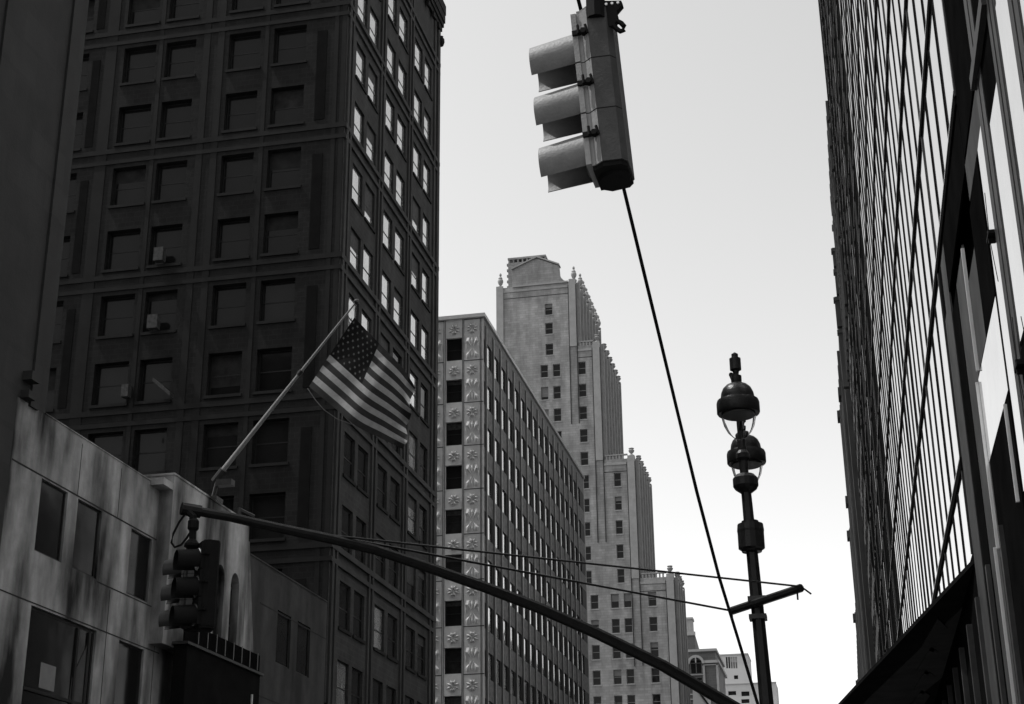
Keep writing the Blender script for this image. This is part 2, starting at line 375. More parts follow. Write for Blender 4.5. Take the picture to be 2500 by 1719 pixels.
# coursing joints and sills
mb = MB()
P0.box(mb, 41.7, 53.35, 15.9, 15.95, 0.0, .012); P0.box(mb, 63.3, 72.3, 15.7, 15.75, 0, .012)
P0.box(mb, 41.7, 53.35, 11.78, 11.82, 0.0, .012); P0.box(mb, 63.3, 72.3, 11.7, 11.74, 0, .012); P0.box(mb, 48, 53.3, 13.36, 13.4, 0, .012)
P0.box(mb, 41.7, 53.35, 8.0, 8.04, 0.0, .012)
for y in (46.05, 49.1, 52.6): P0.box(mb, y, y+.025, 15.96, 17.78, 0, .01)
for y in (49.0, 52.9): P0.box(mb, y, y+.03, 8.2, 13.3, 0, .011)

mb.build('masonry_joint', joint, t)
mb = MB(); P0.box(mb, 43.42, 53.3, 17.985, 18.03, -.5, .02); PP.box(mb, 52.36, 60.24, 18.45, 18.53, -2.9, .03); mb.build('coping', limestone, t)
mb = MB(); P0.box(mb, 61.8, 72.3, 17.55, 17.62, -.5, .03); mb.build('coping', lime_shade, t)
big = [h for h in holes if h[1]-h[0] > 4]; small = [h for h in holes if h[1]-h[0] <= 4]
windows(t, [(P0, h) for h in small], .14, frame_dark, glass_dim, fw=.06, rail=False, blinds=0)
for h in big:
    f, g, b = MB(), MB(), MB(); one_window(P0, h, .14, frame_dark, glass_dim, f, g, b, fw=.1, rail=False)
    for k in ((.72, .75), (.9, .93)):
        P0.box(f, h[0]+(h[1]-h[0])*k[0], h[0]+(h[1]-h[0])*k[1], h[2]+.13, h[3]-.13, -.12, -.03)
    P0.box(f, h[0]+.13, h[1]-.13, h[2]+.9, h[2]+1.0, -.12, -.032)
    o = f.build('window', frame_dark, t); g.build('pane', glass_far, o)
    if h[0] == 43.8:
        q = MB(); P0.box(q, 44.9, 45.9, 9.3, 10.1, -.085, -.08); q.build('notice', blind, o)
        q = MB()
        q.prism([P0.pt(46.9, 8.35, -.085), P0.pt(47.9, 8.35, -.085), P0.pt(47.95, 11.3, -.085), P0.pt(47.0, 9.9, -.085)], (.008, 0, 0)); q.build('curtain', panel_and_reflection_grey, o)

# ------------------------------------------------------------------ dark marquee box on the low block
t = thing('marquee_box', 'black box-like marquee with upright rods along its top, fixed to the limestone front', 'marquee', (XL+1, 57.5, 0.15))
mb = MB(); mb.box(XL+.56, XL+1.1, 53.4, 60.9, 0.15, 12.1); mb.build('body', canopy_m, t)
mb = MB(); mb.box(XL+.56, XL+1.2, 53.2, 61.1, 12.1, 12.2); mb.build('lip', iron_grey, t)
mb = MB(); mb.box(XL+.95, XL+1.02, 53.3, 61.0, 12.2, 12.95); mb.build('screen', panel_and_reflection_black, t)
for k in range(8):
    y = 54.3+k*.88; MB().tube([(XL+1.14, y, 12.25), (XL+1.14, y, 12.95)], .018, 6).build('rod', blind, t)
MB().box(XL+1.10, XL+1.15, 60.0, 60.1, 4, 11.2).build('edge_strip', edge_metal, t)

# ------------------------------------------------------------------ 2. dark brick tower
t = thing('brick_tower', 'tall sooty dark brick tower on the left with paired sash windows, behind the flag', 'building', (-36, 83, 0))
PS = Plane('X', XL, 1); PF = Plane('Y', 72.4, -1)
rows = [51.9 + 4.055*k for k in range(-11, 3)]
scol = [(74.2, 76.05), (76.6, 78.45), (80.3, 82.2), (82.85, 84.8), (86.65, 88.6), (89.2, 91.0)]
fcol = [(-29.5, -27.5), (-32.3, -30.35), (-36.3, -34.4), (-39.0, -36.95), (-43.2, -41.3), (-45.9, -43.9)]
hs = [(a, b, z-2.75, z-.35) for z in rows for a, b in scol]
hf = [(a, b, z-2.45, z) for z in rows for a, b in fcol]
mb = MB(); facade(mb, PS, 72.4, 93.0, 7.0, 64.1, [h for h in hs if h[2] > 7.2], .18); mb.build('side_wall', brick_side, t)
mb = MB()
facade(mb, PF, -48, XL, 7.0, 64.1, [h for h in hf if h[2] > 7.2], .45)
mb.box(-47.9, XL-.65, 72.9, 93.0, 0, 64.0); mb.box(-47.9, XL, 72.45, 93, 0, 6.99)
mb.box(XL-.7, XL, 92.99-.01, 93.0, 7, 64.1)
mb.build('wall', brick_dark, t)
mb = MB()                                  # piers, bands, corner strips
bands = [z0 + 8.11*k for k in range(-4, 3) for z0 in (45.0,)]
ms = MB()
for a, b in ((72.62, 72.95), (73.25, 73.5), (78.85, 79.1), (79.5, 79.75), (85.2, 85.42), (85.85, 86.1), (91.5, 91.8), (92.4, 92.98)):
    PS.box(ms, a, b, 7, 64.1, 0.0, .12)
for a, b in ((-25.3, -25.02), (-25.75, -25.5), (-30.05, -29.8), (-33.0, -32.6), (-33.9, -33.5), (-36.75, -36.5), (-40.2, -39.5), (-43.7, -43.4)):
    PF.box(mb, a, b, 7, 64.1, 0.0, .035)
for z in bands:
    PS.box(ms, 72.45, 92.98, z-.25, z+.05, .0, .14); PS.box(ms, 72.45, 92.98, z-.95, z-.7, .0, .125)
    PF.box(mb, -47.9, XL+.14, z-.25, z+.05, .0, .07); PF.box(mb, -47.9, XL+.12, z-.95, z-.7, .0, .06)
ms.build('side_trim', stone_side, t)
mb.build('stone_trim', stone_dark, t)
for z in bands:
    for a, b in ((-26.8, -26.2), (-41.0, -40.5)): mb = MB(); PF.box(mb, a, b, z+.4, z+6.3, 0.0, .03); mb.build('recess_shade_strip', recess_shade_m, t)
mb = MB()
for u0, u1, d in ((64.1, 64.5, .18), (64.5, 64.9, .28), (64.9, 65.6, .36), (65.6, 66.4, .4)):
    mb.box(-48-d, XL+d, 72.4-d, 93+d, u0, u1)
for k in range(14): mb.box(XL+.12, XL+.3, 73+k*1.45, 73.4+k*1.45, 63.7, 64.1)
mb.build('cornice', stone_dark, t)
mb = MB(); mb.lathe([(.03, -.45), (.16, -.35), (.24, -.1), (.22, .2), (.12, .35), (.15, .42)], (XL+.15, 93.05, 63.2), 10); mb.build('corner_ornament', stone_dark, t, True)
allw = [(PS, h) for h in hs if h[2] > 7.2]
def dt_glass(h): return glass_win if h[2] > 36 or (h[2] > 31 and random.random() < .4) or random.random() < .07 else glass_dim  # duller glass in the lower rows stands in for dark reflections
windows(t, allw, .18, frame_dark, dt_glass, limit=70, rd=.44, blinds=.18, bm=vent_m, fw=.06, sill=stone_dark)
windows(t, [(PF, h) for h in hf if h[2] > 7.2], .45, frame_dark, lambda h: glass_dim if random.random() < .6 else glass_far, limit=28, blinds=.35, bm=blind_dark, sill=stone_dark)
for k, (px, py, a_, b_) in enumerate(((385, 618, .28, .4), (370, 783, .3, .4), (303, 952, .2, .35))):
    c = PY(px, py, 72.4-.5); B(c.x-a_, c.x+a_, 71.95, 72.38, c.z-b_, c.z+b_).build('air_conditioner', vent_m, t)
a_, b_ = PY(372, 930, 71.8), PY(414, 966, 71.8); MB().prism([a_, b_, b_+Vector((0,0,.22)), a_+Vector((0,0,.22))], (0, .5, 0)).build('light_strip', vent_m, t)  # grey bar added in place of a slanted strip of light

# ------------------------------------------------------------------ 3. art deco block with relief panels
t = thing('panelled_building', 'office block with pale butterfly relief panels, between the dark tower and the buff tower', 'building', (-31, 130, 0))
PF = Plane('Y', 107, -1); TOP = 47.0; PIT = 3.43
js = [TOP - .1 - PIT*k for k in range(0, 13)]
hf = []; hs = []
scy = [108.1 + 2.56*k for k in range(17)]
for z in js:
    for a, b in ((-28.0, -26.72), (-31.0, -29.7), (-34, -32.7)): hf.append((a, b, z-3.35, z-1.48))
    for y in scy: hs.append((y, y+1.35, z-3.6, z-1.72))
hf = [h for h in hf if h[2] > 1]; hs = [h for h in hs if h[2] > 1]
mb = MB(); facade(mb, PF, -40, XL, 0, TOP, hf, .3); mb.box(-40, XL-.36, 107.35, 152.9, 0, TOP-.1); mb.box(-40, XL, 152.8, 153.2, 0, TOP)
mb.build('end_wall', deco_stone, t)
mb = MB(); facade(mb, PS, 107.0, 152.8, 0, TOP, hs, .14, lambda z: panel_dark if any(q-3.65 < z < q-1.7 for q in js) else deco_spandrel); mb.build('side_wall', deco_spandrel, t)
mb = MB()
for y in scy: PS.box(mb, y-.66, y-.54, .2, TOP-.6, 0.0, .05); PS.box(mb, y-.3, y-.2, .2, TOP-.6, .0, .03)
mb.build('fin', iron_grey, t)
mb = MB()
for y in scy: PS.box(mb, y-.1, y-.03, .2, TOP-.6, .0, .03)
mb.build('pale_rib', deco_stone, t)
mb = MB(); mb.box(-40.1, XL+.12, 106.88, 153.2, TOP, TOP+.3); mb.build('coping', deco_stone, t)
mb = MB()
for z in js: PF.box(mb, -29.6, -28.2, z-.03, z+.03, 0, .012); PF.box(mb, -26.55, XL-.02, z-.03, z+.03, 0, .012)
for u in (-28.18, -28.06, -26.68, -26.58, -25.28, -25.2): PF.box(mb, u-.018, u+.018, .2, TOP-.05, 0, .013)
mb.build('panel_joint', joint, t)
def kite(mb, P, c, a, L, wd, h=.12):       # a raised leaf: base at c, pointing along angle a
    ca, sa = math.cos(a), math.sin(a)
    def q(l, s, d): return P.pt(c[0]+ca*l-sa*s, c[1]+sa*l+ca*s, d)
    vs = [q(.05*L,0,.0), q(.62*L,wd/2,0), q(L,0,0), q(.62*L,-wd/2,0), q(.6*L,0,h)]
    mb.add(vs, [(0,1,4),(1,2,4),(2,3,4),(3,0,4)])
def flower(P, u, v, s):
    m = MB()
    for k in range(8): kite(m, P, (u, v), k*math.pi/4 + math.pi/8, s*(1 if k % 2 else .95), s*.34)
    for k in range(2): kite(m, P, (u, v), math.pi/2 + k*math.pi, s*.95, s*.2)
    return m
def cross_panel(P, u, v, wd, ht):
    m = MB()
    for su in (-1, 1):
        for sv in (-1, 1):
            m.add([P.pt(u+su*.05, v+sv*.05), P.pt(u+su*wd*.5, v+sv*ht*.32), P.pt(u+su*wd*.42, v+sv*ht*.5), P.pt(u+su*wd*.2, v+sv*ht*.5),
                   P.pt(u+su*wd*.3, v+sv*ht*.3, .13)], [(0,1,4),(1,2,4),(2,3,4),(3,0,4)])
    for sv in (-1, 1): kite(m, P, (u, v+sv*.1), sv*math.pi/2, ht*.48, wd*.22)
    for su in (-1, 1): kite(m, P, (u+su*wd*.46, v-ht*.12), math.pi/2, ht*.4, wd*.12)
    return m
for i, z in enumerate(js[:-2]):
    flower(PF, -27.35, z-.78, .5).build('star_panel', deco_relief, t)
    for u in (-25.92, -28.85):
        flower(PF, u, z-.78, .5).build('star_panel', deco_relief, t)
        cross_panel(PF, u, z-2.4, 1.0, 1.75).build('cross_panel', deco_relief, t)
windows(t, [(PF, h) for h in hf], .3, frame_dark, lambda h: glass_far if random.random() < .5 else panel_dark, limit=22, fw=.06, blinds=.5, bm=vent_m)
windows(t, [(PS, h) for h in hs], .14, frame_dark, glass_win, limit=78, rail=False, fw=.05, blinds=.0)

# ------------------------------------------------------------------ 4. buff stepped tower with urns
t = thing('stepped_tower', 'tall buff brick tower stepping down to the right, stone urns on every step', 'building', (-40, 254, 0))
Y4 = 242.0; PF = Plane('Y', Y4, -1)
tiers = [(-40.0, 109.4, 268), (-36.1, 97.2, 266), (-30.85, 76.4, 262), (-25.3, 56.1, 256)]
cols = []
r1 = [105.6, 102.0, 98.1]; rr = [94.25-4.045*k for k in range(0, 22)]
holes = [(-45.55, -44.2, z-2.1, z) for z in r1]
for z in rr:
    if z < 4: continue
    for a, b in ((-46.5, -45.2), (-44.35, -43.05)): holes.append((a, b, z-2.3, z))
    if z > 56.5: holes.append((-39.95, -38.62, z-2.3, z))
    if 56.5 < z < 76: holes.append((-34.42, -33.25, z-2.3, z))
    if z < 56:
        for a, b in ((-38.92, -37.65), (-35.6, -34.3), (-33.52, -32.27), (-29.55, -28.25)): holes.append((a, b, z-2.3, z))
mb = MB(); xl = -54.2; prev = xl
for i, (xr, zt, yf) in enumerate(tiers):
    hh = [h for h in holes if h[0] > prev and h[1] < xr]
    facade(mb, PF, prev, xr, 0, zt, hh, .28); prev = xr
    hx = [(y, y+1.9, z-2.9, z) for z in ([99.9]+[103.8] if i == 0 else [])+rr if z < zt-2 and z-2.9 > (tiers[i+1][1] if i < 3 else 3) for y in [Y4+2.0+3.35*k for k in range(int((yf-Y4-4)/3.35)+1)]]
    PX_ = Plane('X', xr, 1); facade(mb, PX_, Y4, yf, tiers[i+1][1] if i < 3 else 0, zt, hx, .35)
    tiers[i] = (xr, zt, yf, hx)
    if i: mb.box(tiers[i-1][0], xr-.4, Y4+.35, yf-.02, 0, zt-.5)
    else: mb.box(xl, xr-.4, Y4+.35, yf-.02, 0, zt-.3)
    mb.box(max(xl, xr-6), xr, yf-.02, yf, 0, zt)
mb.build('wall', urn_brick, t)
itemsx = [(Plane('X', xr, 1), h) for (xr, zt, yf, hx) in tiers for h in hx]
windows(t, [(PF, h) for h in holes], .28, frame_light, glass_far, limit=70, fw=.08, sill=urn_stone)
windows(t, itemsx, .35, frame_dark, glass_far, limit=20, fw=.08)
mb = MB()                                   # pilasters on the street sides, posts at the corners
posts = []
for i, (xr, zt, yf, hx) in enumerate(tiers):
    zb = (tiers[i+1][1] if i < 3 else 0); P = Plane('X', xr, 1)
    n = int((yf-Y4-1)/3.35)
    for k in range(n+1):
        y = Y4+.6+3.35*k; P.box(mb, y, y+1.2, zb, zt, 0, .35); P.box(mb, y+.3, y+.9, zb, zt+.35, .35, .55)
        posts.append((xr+.1, y+.6, zt, i, k))
    PF.box(mb, xr-1.25, xr, zb if i < 3 else 0, zt+.02, 0, .18)
    PF.box(mb, xr-1.2, xr-.02, zt, zt+(.5), -.9, .1)
    PF.box(mb, prev if False else (xl if i == 0 else tiers[i-1][0]), xr-1.3, zt-1.0, zt-.6, 0, .12)
PF.box(mb, xl, xl+1.25, 60, 109.7, 0, .2)
mb.build('pilaster', urn_stone, t)
mb = MB()
for i, (xr, zt, yf, hx) in enumerate(tiers):
    for u in (xr-1.32, xr+0.01): PF.box(mb, u-.05, u+.05, 12 if i == 3 else tiers[i+1][1]-14, zt-.6, .0, .19)
    PF.box(mb, (xl+1.3 if i == 0 else tiers[i-1][0]), xr-1.3, zt-2.2, zt-2.1, 0, .03)
mb.build('masonry_joint', joint, t)
# gable and the block behind it
g = [(-51.3,109.3), (-51.3,112.7), (-49.6,113.5), (-46.8,114.5), (-42.95,112.7), (-42.85,111.2), (-42.6,110.4), (-42.1,109.8), (-41.2,109.3)]
mb = MB(); mb.prism([(x, Y4-.05, z) for x, z in g], (0, 1.2, 0)); mb.build('gable', urn_brick, t)
mb = MB()
for (a, b) in (((-51.4,112.7), (-46.8,114.6)), ((-46.8,114.6), (-42.8,112.75))):
    mb.prism([(a[0],Y4-.4,a[1]), (b[0],Y4-.4,b[1]), (b[0],Y4-.4,b[1]+.25), (a[0],Y4-.4,a[1]+.25)], (0, 1.8, 0))
mb.box(-51.2, -41.3, Y4-.2, Y4-.051, 109.3, 109.6)
mb.build('gable_coping', urn_stone, t)
mb = MB(); mb.box(-52.9, -46.0, 246, 253, 109, 116.0)
for k in range(9): mb.box(-52.9+.05+k*.83, -52.9+.3+k*.83, 246, 246.4, 116.0, 116.6)
mb.box(-52.95, -45.95, 245.9, 253, 116.6, 116.95)
for k in range(6): mb.box(-53.15, -52.9, 246, 246.5, 110+k*1.1, 110.4+k*1.1)
mb.build('penthouse', urn_brick, t)
# balustrades on the lower steps
for i in (1, 2, 3):
    xr, zt, yf, hx = tiers[i]; x0 = tiers[i-1][0]+.3; mb = MB()
    mb.box(x0, xr-1.2, Y4-.02, Y4+.4, zt+.65, zt+.85); n = int((xr-1.2-x0)/.55)
    for k in range(n): mb.box(x0+.1+k*.55, x0+.35+k*.55, Y4+.05, Y4+.35, zt, zt+.65)
    mb.build('balustrade', urn_stone, t)
def urn_mb(c, s, tall):
    pr = [(.55,0),(.55,.25),(.22,.4),(.2,.55),(.42,.9),(.55,1.35),(.5,1.7),(.36,1.85),(.34,2.0),(.42,2.05),(.3,2.2),(.16,2.45),(.2,2.6),(.26,2.8),(.16,3.05),(.03,3.2)] if tall else \
         [(.55,0),(.5,.2),(.2,.35),(.2,.5),(.45,.75),(.6,1.1),(.45,1.25),(.4,1.4),(.55,1.5),(.5,1.6),(.1,1.65)]
    return MB().lathe([(r*s, h*s) for r, h in pr], c, 12)
u0 = urn_mb((-40.35, Y4+.45, 109.6), .92, True).build('urn', urn_stone, t, True)
copy_part(u0, t, (-13.2, 0, 0))
for (x, y, z, i, k) in posts:
    if i == 0 and 0 < k: copy_part(u0, t, (x+40.35, y-Y4-.45, .35))
v0_ = urn_mb((-36.6, Y4+.45, 97.7), .85, False).build('urn', urn_stone, t, True)
copy_part(v0_, t, (5.2, 0, -20.8)); copy_part(v0_, t, (10.7, 0, -41.1))
for (x, y, z, i, k) in posts:
    if i > 0 and k > 0: copy_part(v0_, t, (x+36.6, y-Y4-.45, z+.35-97.7))

# ------------------------------------------------------------------ 5. far buildings
t = thing('arched_building', 'brown brick building with a pale arched window frame beyond the stepped tower', 'building', (-33, 322, 0))
P = Plane('Y', 312, -1); Q = Plane('X', XL, 1)
mb = MB(); mb.box(-46, XL, 312, 332, 0, 56.3); mb.build('wall', far_brick, t)
def gp(x, y, Y=311.6): return PY(1600+x/6.631, 1500+y/6.631, Y)
mb = MB()
P.box(mb, -46.2, XL+.35, 56.1, 56.6, 0, .35); Q.box(mb, 311.7, 332.3, 56.1, 56.6, 0, .35)
zc1 = gp(880, 765).z
P.box(mb, gp(770, 700).x, XL+.4, zc1-.25, zc1+.3, 0, .45); Q.box(mb, 311.6, 332.3, zc1-.25, zc1+.3, 0, .7)
P.box(mb, gp(770, 700).x, XL+.1, zc1-.7, zc1-.5, 0, .25)
ce = gp(655, 800)
for k in range(10):
    a0 = math.pi*k/10; a1 = math.pi*(k+1)/10
    mb.prism([(ce.x+r*math.cos(a), 311.4, ce.z+r*math.sin(a)) for r, a in ((1.25,a0),(1.25,a1),(1.75,a1),(1.75,a0))], (0, .55, 0))
for xa in (782, 1000): x = gp(xa, 900).x; P.box(mb, x-.22, x+.22, 8, zc1-.7, 0, .3)
x = ce.x-1.9; P.box(mb, x-.3, x+.2, 8, ce.z, 0, .3); P.box(mb, ce.x-.12, ce.x+.12, ce.z+.2, ce.z+1.25, 0, .7)
for yy in (975, 1290, 1370): z = gp(700, yy).z; P.box(mb, ce.x-1.9, XL+.05 if yy > 1000 else ce.x+1.5, z-.08, z+.1, 0, .35)
for k in range(6): Q.box(mb, 313+k*3.2, 313.8+k*3.2, 8, zc1-.3, 0, .35)
mb.build('stone_trim', far_stone, t)
for k in range(5):
    m = MB(); Q.box(m, 314.1+k*3.2, 315.8+k*3.2, 12, zc1-1.2, 0, .05); m.build('window_strip', frame_dark, t)
items = [(P, (ce.x-1.2, ce.x+1.2, gp(700, 960).z, ce.z+.9))] + [(P, (ce.x-1.2, ce.x+1.2, gp(700, 1240).z, gp(700, 1010).z))]
for Pp, h in items:
    f, g_, b = MB(), MB(), MB(); one_window(Pp, h, -.02, None, None, f, g_, b, fw=.15, rail=True, mullion=True, rd=.75); o = f.build('window', far_brick, t); g_.build('pane', glass_far, o)
t = thing('chimney_building', 'grey stone building with a chimney block and sloping side, above the arched brick building', 'building', (-38, 352, 0))
mb = MB(); mb.prism([(-32, 345, 0), (-32, 345, 66.2), (-32, 365, 62), (-32, 365, 0)], (-14, 0, 0)); mb.build('wall', far_brick, t)
mb = MB(); mb.box(-46, -31.8, 344.7, 345, 65.6, 66.4); mb.box(-46, -31.9, 344.6, 345, 58.8, 59.5); mb.build('cornice', far_stone, t)
mb = MB(); mb.box(-33.9-2, -32.5, 346, 349, 66, 69.4); mb.box(-36.1, -32.3, 345.8, 349.2, 69.4, 69.9); mb.build('chimney', far_stone, t)
t = thing('white_building', 'low bright white building with a dark sloping line at the foot of the arched building', 'building', (-28, 285, 0))
Pw = [PY(1690, 1660, 285), PY(1728, 1700, 285), PY(1728, 1790, 285), PY(1690, 1790, 285)]
Pw[2].z = 0; Pw[3].z = 0
mb = MB().prism(Pw, (0, 6, 0)); mb.build('wall', far_white, t)
a, b = PY(1694, 1672, 284.95), PY(1740, 1735, 284.95)
mb = MB().tube([a, b], .18, 6); mb.build('stair_rail', frame_dark, t)
WT = True
t = thing('white_tower', 'pale stone tower with vertical slots near its flat top, farthest down the street', 'building', (-31, 490, 0))
P = Plane('Y', 480, -1)
mb = MB()
sl_ = [(-35.4+k*.95, -35.0+k*.95, 76.5, 82.6) for k in range(5)]
hl = [(-32.3, -31.1, 69.6, 72.0)] + [(a, a+2.4, z, z+2.8) for z in (63.5, 57.5, 51.5) for a in (-35.5, -29.0)]
def hpx(x0, x1, y0, y1):
    a, b = PY(1600+x0/6.631, 1500+y1/6.631, 480), PY(1600+x1/6.631, 1500+y0/6.631, 480); return (a.x, b.x, a.z, b.z)
sl_ = [hpx(1150+k*38, 1166+k*38, 690, 875) for k in range(5)]
hl = [hpx(1275, 1338, 985, 1050), hpx(1182, 1305, 1240, 1310), hpx(1395, 1520, 1245, 1325), hpx(1395, 1520, 1370, 1440)]
facade(mb, P, -39, -28.4, 74.9, 83.9, sl_+[hl[0]], .5); facade(mb, P, -39, -20.4, 0, 74.9, hl[1:], .5)
mb.box(-38.9, -28.4, 480.55, 494, 74.8, 83.8); mb.box(-38.9, -20.4, 480.55, 492, 0, 74.85)
mb.build('wall', far_white, t)
mb = MB(); P.box(mb, -39, -20.3, 74.9, 75.2, 0, .25); P.box(mb, -39, -28.3, 83.9, 84.3, -14, .2); mb.build('coping', far_stone, t)
for k, h in enumerate(sl_):
    q = MB(); P.box(q, h[0], h[1], h[2], h[3]-(1.6 if k > 1 else 0), -.45, -.1); q.build('slot', frame_dark if k < 2 else far_brick, t)
for h in [hl[0]] + hl[1:]:
    f, g_, b = MB(), MB(), MB(); one_window(P, h, .5, frame_dark, glass_far, f, g_, b, fw=.15, mullion=(h[1]-h[0] > 1.5)); o = f.build('window', frame_dark, t); g_.build('pane', glass_far, o)

# ------------------------------------------------------------------ 6. right: curtain wall tower
w0 = 3.2
t = thing('glass_tower', 'huge dark curtain-wall tower filling the right side, bright glass strips between black mullions', 'building', (16, 75, 0))
PG = Plane('X', w0, -1)        # x=3.2 is the mullion face; glass sits 5 cm behind
def zv(v): return 1.6 + w0*v
ZT = 112
mb = MB(); mb.box(w0+.35, 34, 10, 131, 0, ZT); mb.box(w0, w0+.36, 130.7, 131.0, 0, ZT); mb.build('core', panel_and_reflection_black, t)
vb = [2.79, 3.36] + [5.0+1.235*k for k in range(0, 24)]
vb_near = [1.5, 2.79, 3.36, 4.25] + [5.0+1.235*k for k in range(0, 24)]
us = [8.92+.68*k for k in range(0, 48)]
U1 = 131/w0
us = [u for u in us if u < U1-.3] + [U1-.05]
panes = []
for i in range(len(us)-1):
    a, b = us[i], us[i+1]
    ve = [2.665] + vb
    for j in range(len(ve)-1):
        v0, v1 = ve[j], ve[j+1]
        if zv(v1) > ZT: continue
        if b <= 11.9 and v1 < 5.05: continue
        panes.append((a, b, v0, v1, 'sky'))
near = []
def nr(a, b, v0, v1, k): near.append((a, b, v0, v1, k))
vt = 14.0
for v0, v1 in zip([1.5]+vb[1:10], vb[1:11]):
    nr(4.6, 5.2, v0, v1, 'sky'); nr(5.45, 6.12, v0, v1, 'sky'); nr(6.36, 6.85, v0, v1, 'sky')
nr(7.05, 7.6, 2.8, 4.05, 'sky'); nr(7.05, 7.6, .3, 2.76, 'black'); nr(7.05, 7.6, 4.05, vt, 'black'); nr(7.05, 7.32, .3, 2.2, 'grey')
nr(7.87, 8.22, 2.2, 4.25, 'sky'); nr(7.87, 8.9, 4.25, 4.5, 'grey'); nr(7.87, 8.9, 4.55, vt, 'black')
nr(8.3, 9.7, 2.8, 3.36, 'sky'); nr(8.3, 9.0, 3.38, 4.23, 'black'); nr(9.0, 9.56, 3.38, 3.98, 'grey'); nr(9.66, 10.35, 2.2, 4.3, 'grey')
nr(8.3, 9.7, .3, 2.78, 'black'); nr(8.9, 11.6, 4.5, 5.03, 'black'); nr(10.4, 10.9, .5, 4.3, 'black'); nr(10.95, 11.55, .5, 4.9, 'grey')
nr(9.75, 10.35, .3, 2.2, 'grey')
MM = {'sky': glass_sky, 'black': panel_and_reflection_black, 'grey': panel_and_reflection_grey}  # black and grey bays paint dark reflections as flat panels
allp = [(q, PG) for q in panes + near]
def ph(q): return (q[0]*w0, q[1]*w0, zv(q[2]), zv(q[3]))
allp.sort(key=lambda s: -psize(PG, ph(s[0])))
names = {'sky': 'glass_pane', 'black': 'black_reflection', 'grey': 'grey_reflection'}
cnt = {'sky': 0, 'black': 0, 'grey': 0}; rest = MB()
for q, _ in allp:
    y0, y1, z0, z1 = ph(q); cnt[q[4]] += 1
    if cnt[q[4]] <= 95:
        m = MB(); tilt = random.uniform(-.004, .004)
        m.add([(w0+.05+tilt, y0, z0), (w0+.05-tilt, y1, z0), (w0+.05-tilt, y1, z1), (w0+.05+tilt, y0, z1),
               (w0+.09, y0, z0), (w0+.09, y1, z0), (w0+.09, y1, z1), (w0+.09, y0, z1)],
              [(0,1,2,3),(7,6,5,4),(0,4,5,1),(1,5,6,2),(2,6,7,3),(3,7,4,0)])
        m.build(names[q[4]], MM[q[4]], t)
    else: rest.box(w0+.05, w0+.09, y0, y1, z0, z1)
if rest.v: rest.build('glass_pane', glass_sky, t)['kind'] = 'stuff'
for i, u in enumerate(us[:-1]):
    zb = zv(5.0) if u < 11.3 else zv(2.665)
    hw_ = .055 if i % 3 else .075
    pj = .0225 if u < 16 else random.choice((.024, .02, .015, .01)) if u < 24 else (random.choice((.024, .02)) if random.random() < .75-(u-24)*.04 else random.uniform(-.04, .015))
    o = B(w0+pj, w0+.2, u*w0-hw_, u*w0+hw_, zb, ZT).build('mullion', mullion_m if i % 4 else mullion_g, t)
for a, b in ((5.2, 5.45), (6.12, 6.36), (6.85, 7.05), (7.6, 7.87)):
    m = MB(); m.box(w0+.03, w0+.2, a*w0, (a+b)/2*w0-.03, 1, ZT); m.box(w0+.02, w0+.2, (a+b)/2*w0+.03, b*w0, 1, ZT); m.build('mullion', mullion_g, t)
for k, v in enumerate(vb[1:]):
    ya = 11.6*w0 if v < 4.9 else 8.92*w0
    if zv(v)+.2 > ZT: continue
    o = B(w0+.012, w0+.15, ya, 131, zv(v)-.15, zv(v)+.15).build('floor_band', mullion_m, t)
    B(w0+.004, w0+.011, ya, 131, zv(v)+.1, zv(v)+.14).build('edge_strip', edge_metal, o)
m = MB(); m.box(w0-.06, w0+.1, 7.0*w0, 7.87*w0, zv(4.44), zv(4.52)); m.build('ledge', mullion_g, t)
for a in ((9.58, 3.38, 4.24), (9.72, 2.25, 3.35), (8.42, 2.2, 2.76), (9.9, .6, 2.3)):
    B(w0-.01, w0+.06, a[0]*w0, a[0]*w0+.07, zv(a[1]), zv(a[2])).build('bright_strip', edge_metal, t)
for px, py in ((2416, 578), (2485, 896)):
    c = PX(px, py, w0-.05); m = MB(); m.box(w0-.09, w0+.04, c.y-.22, c.y+.22, c.z-.03, c.z+.03); m.box(w0-.08, w0+.04, c.y-.04, c.y+.04, c.z-.12, c.z+.12)
    m.tube([(w0-.05, c.y, c.z+.1), (w0-.02, c.y+.1, c.z+.9)], .008, 5); m.tube([(w0-.05, c.y, c.z-.1), (w0-.02, c.y-.1, c.z-.9)], .008, 5); m.build('glass_fitting', sig_black, t)
# storefront under the canopy
m = MB(); m.box(w0+.1, w0+.34, 10, 131, 0.15, zv(2.66)-.02); m.build('shopfront', panel_and_reflection_black, t)
for k in range(24):
    y = 30+k*3.4; B(w0-.04, w0+.1, y, y+.25, .15, 9.0).build('shopfront_post', panel_and_reflection_grey if k % 3 else mullion_g, t)

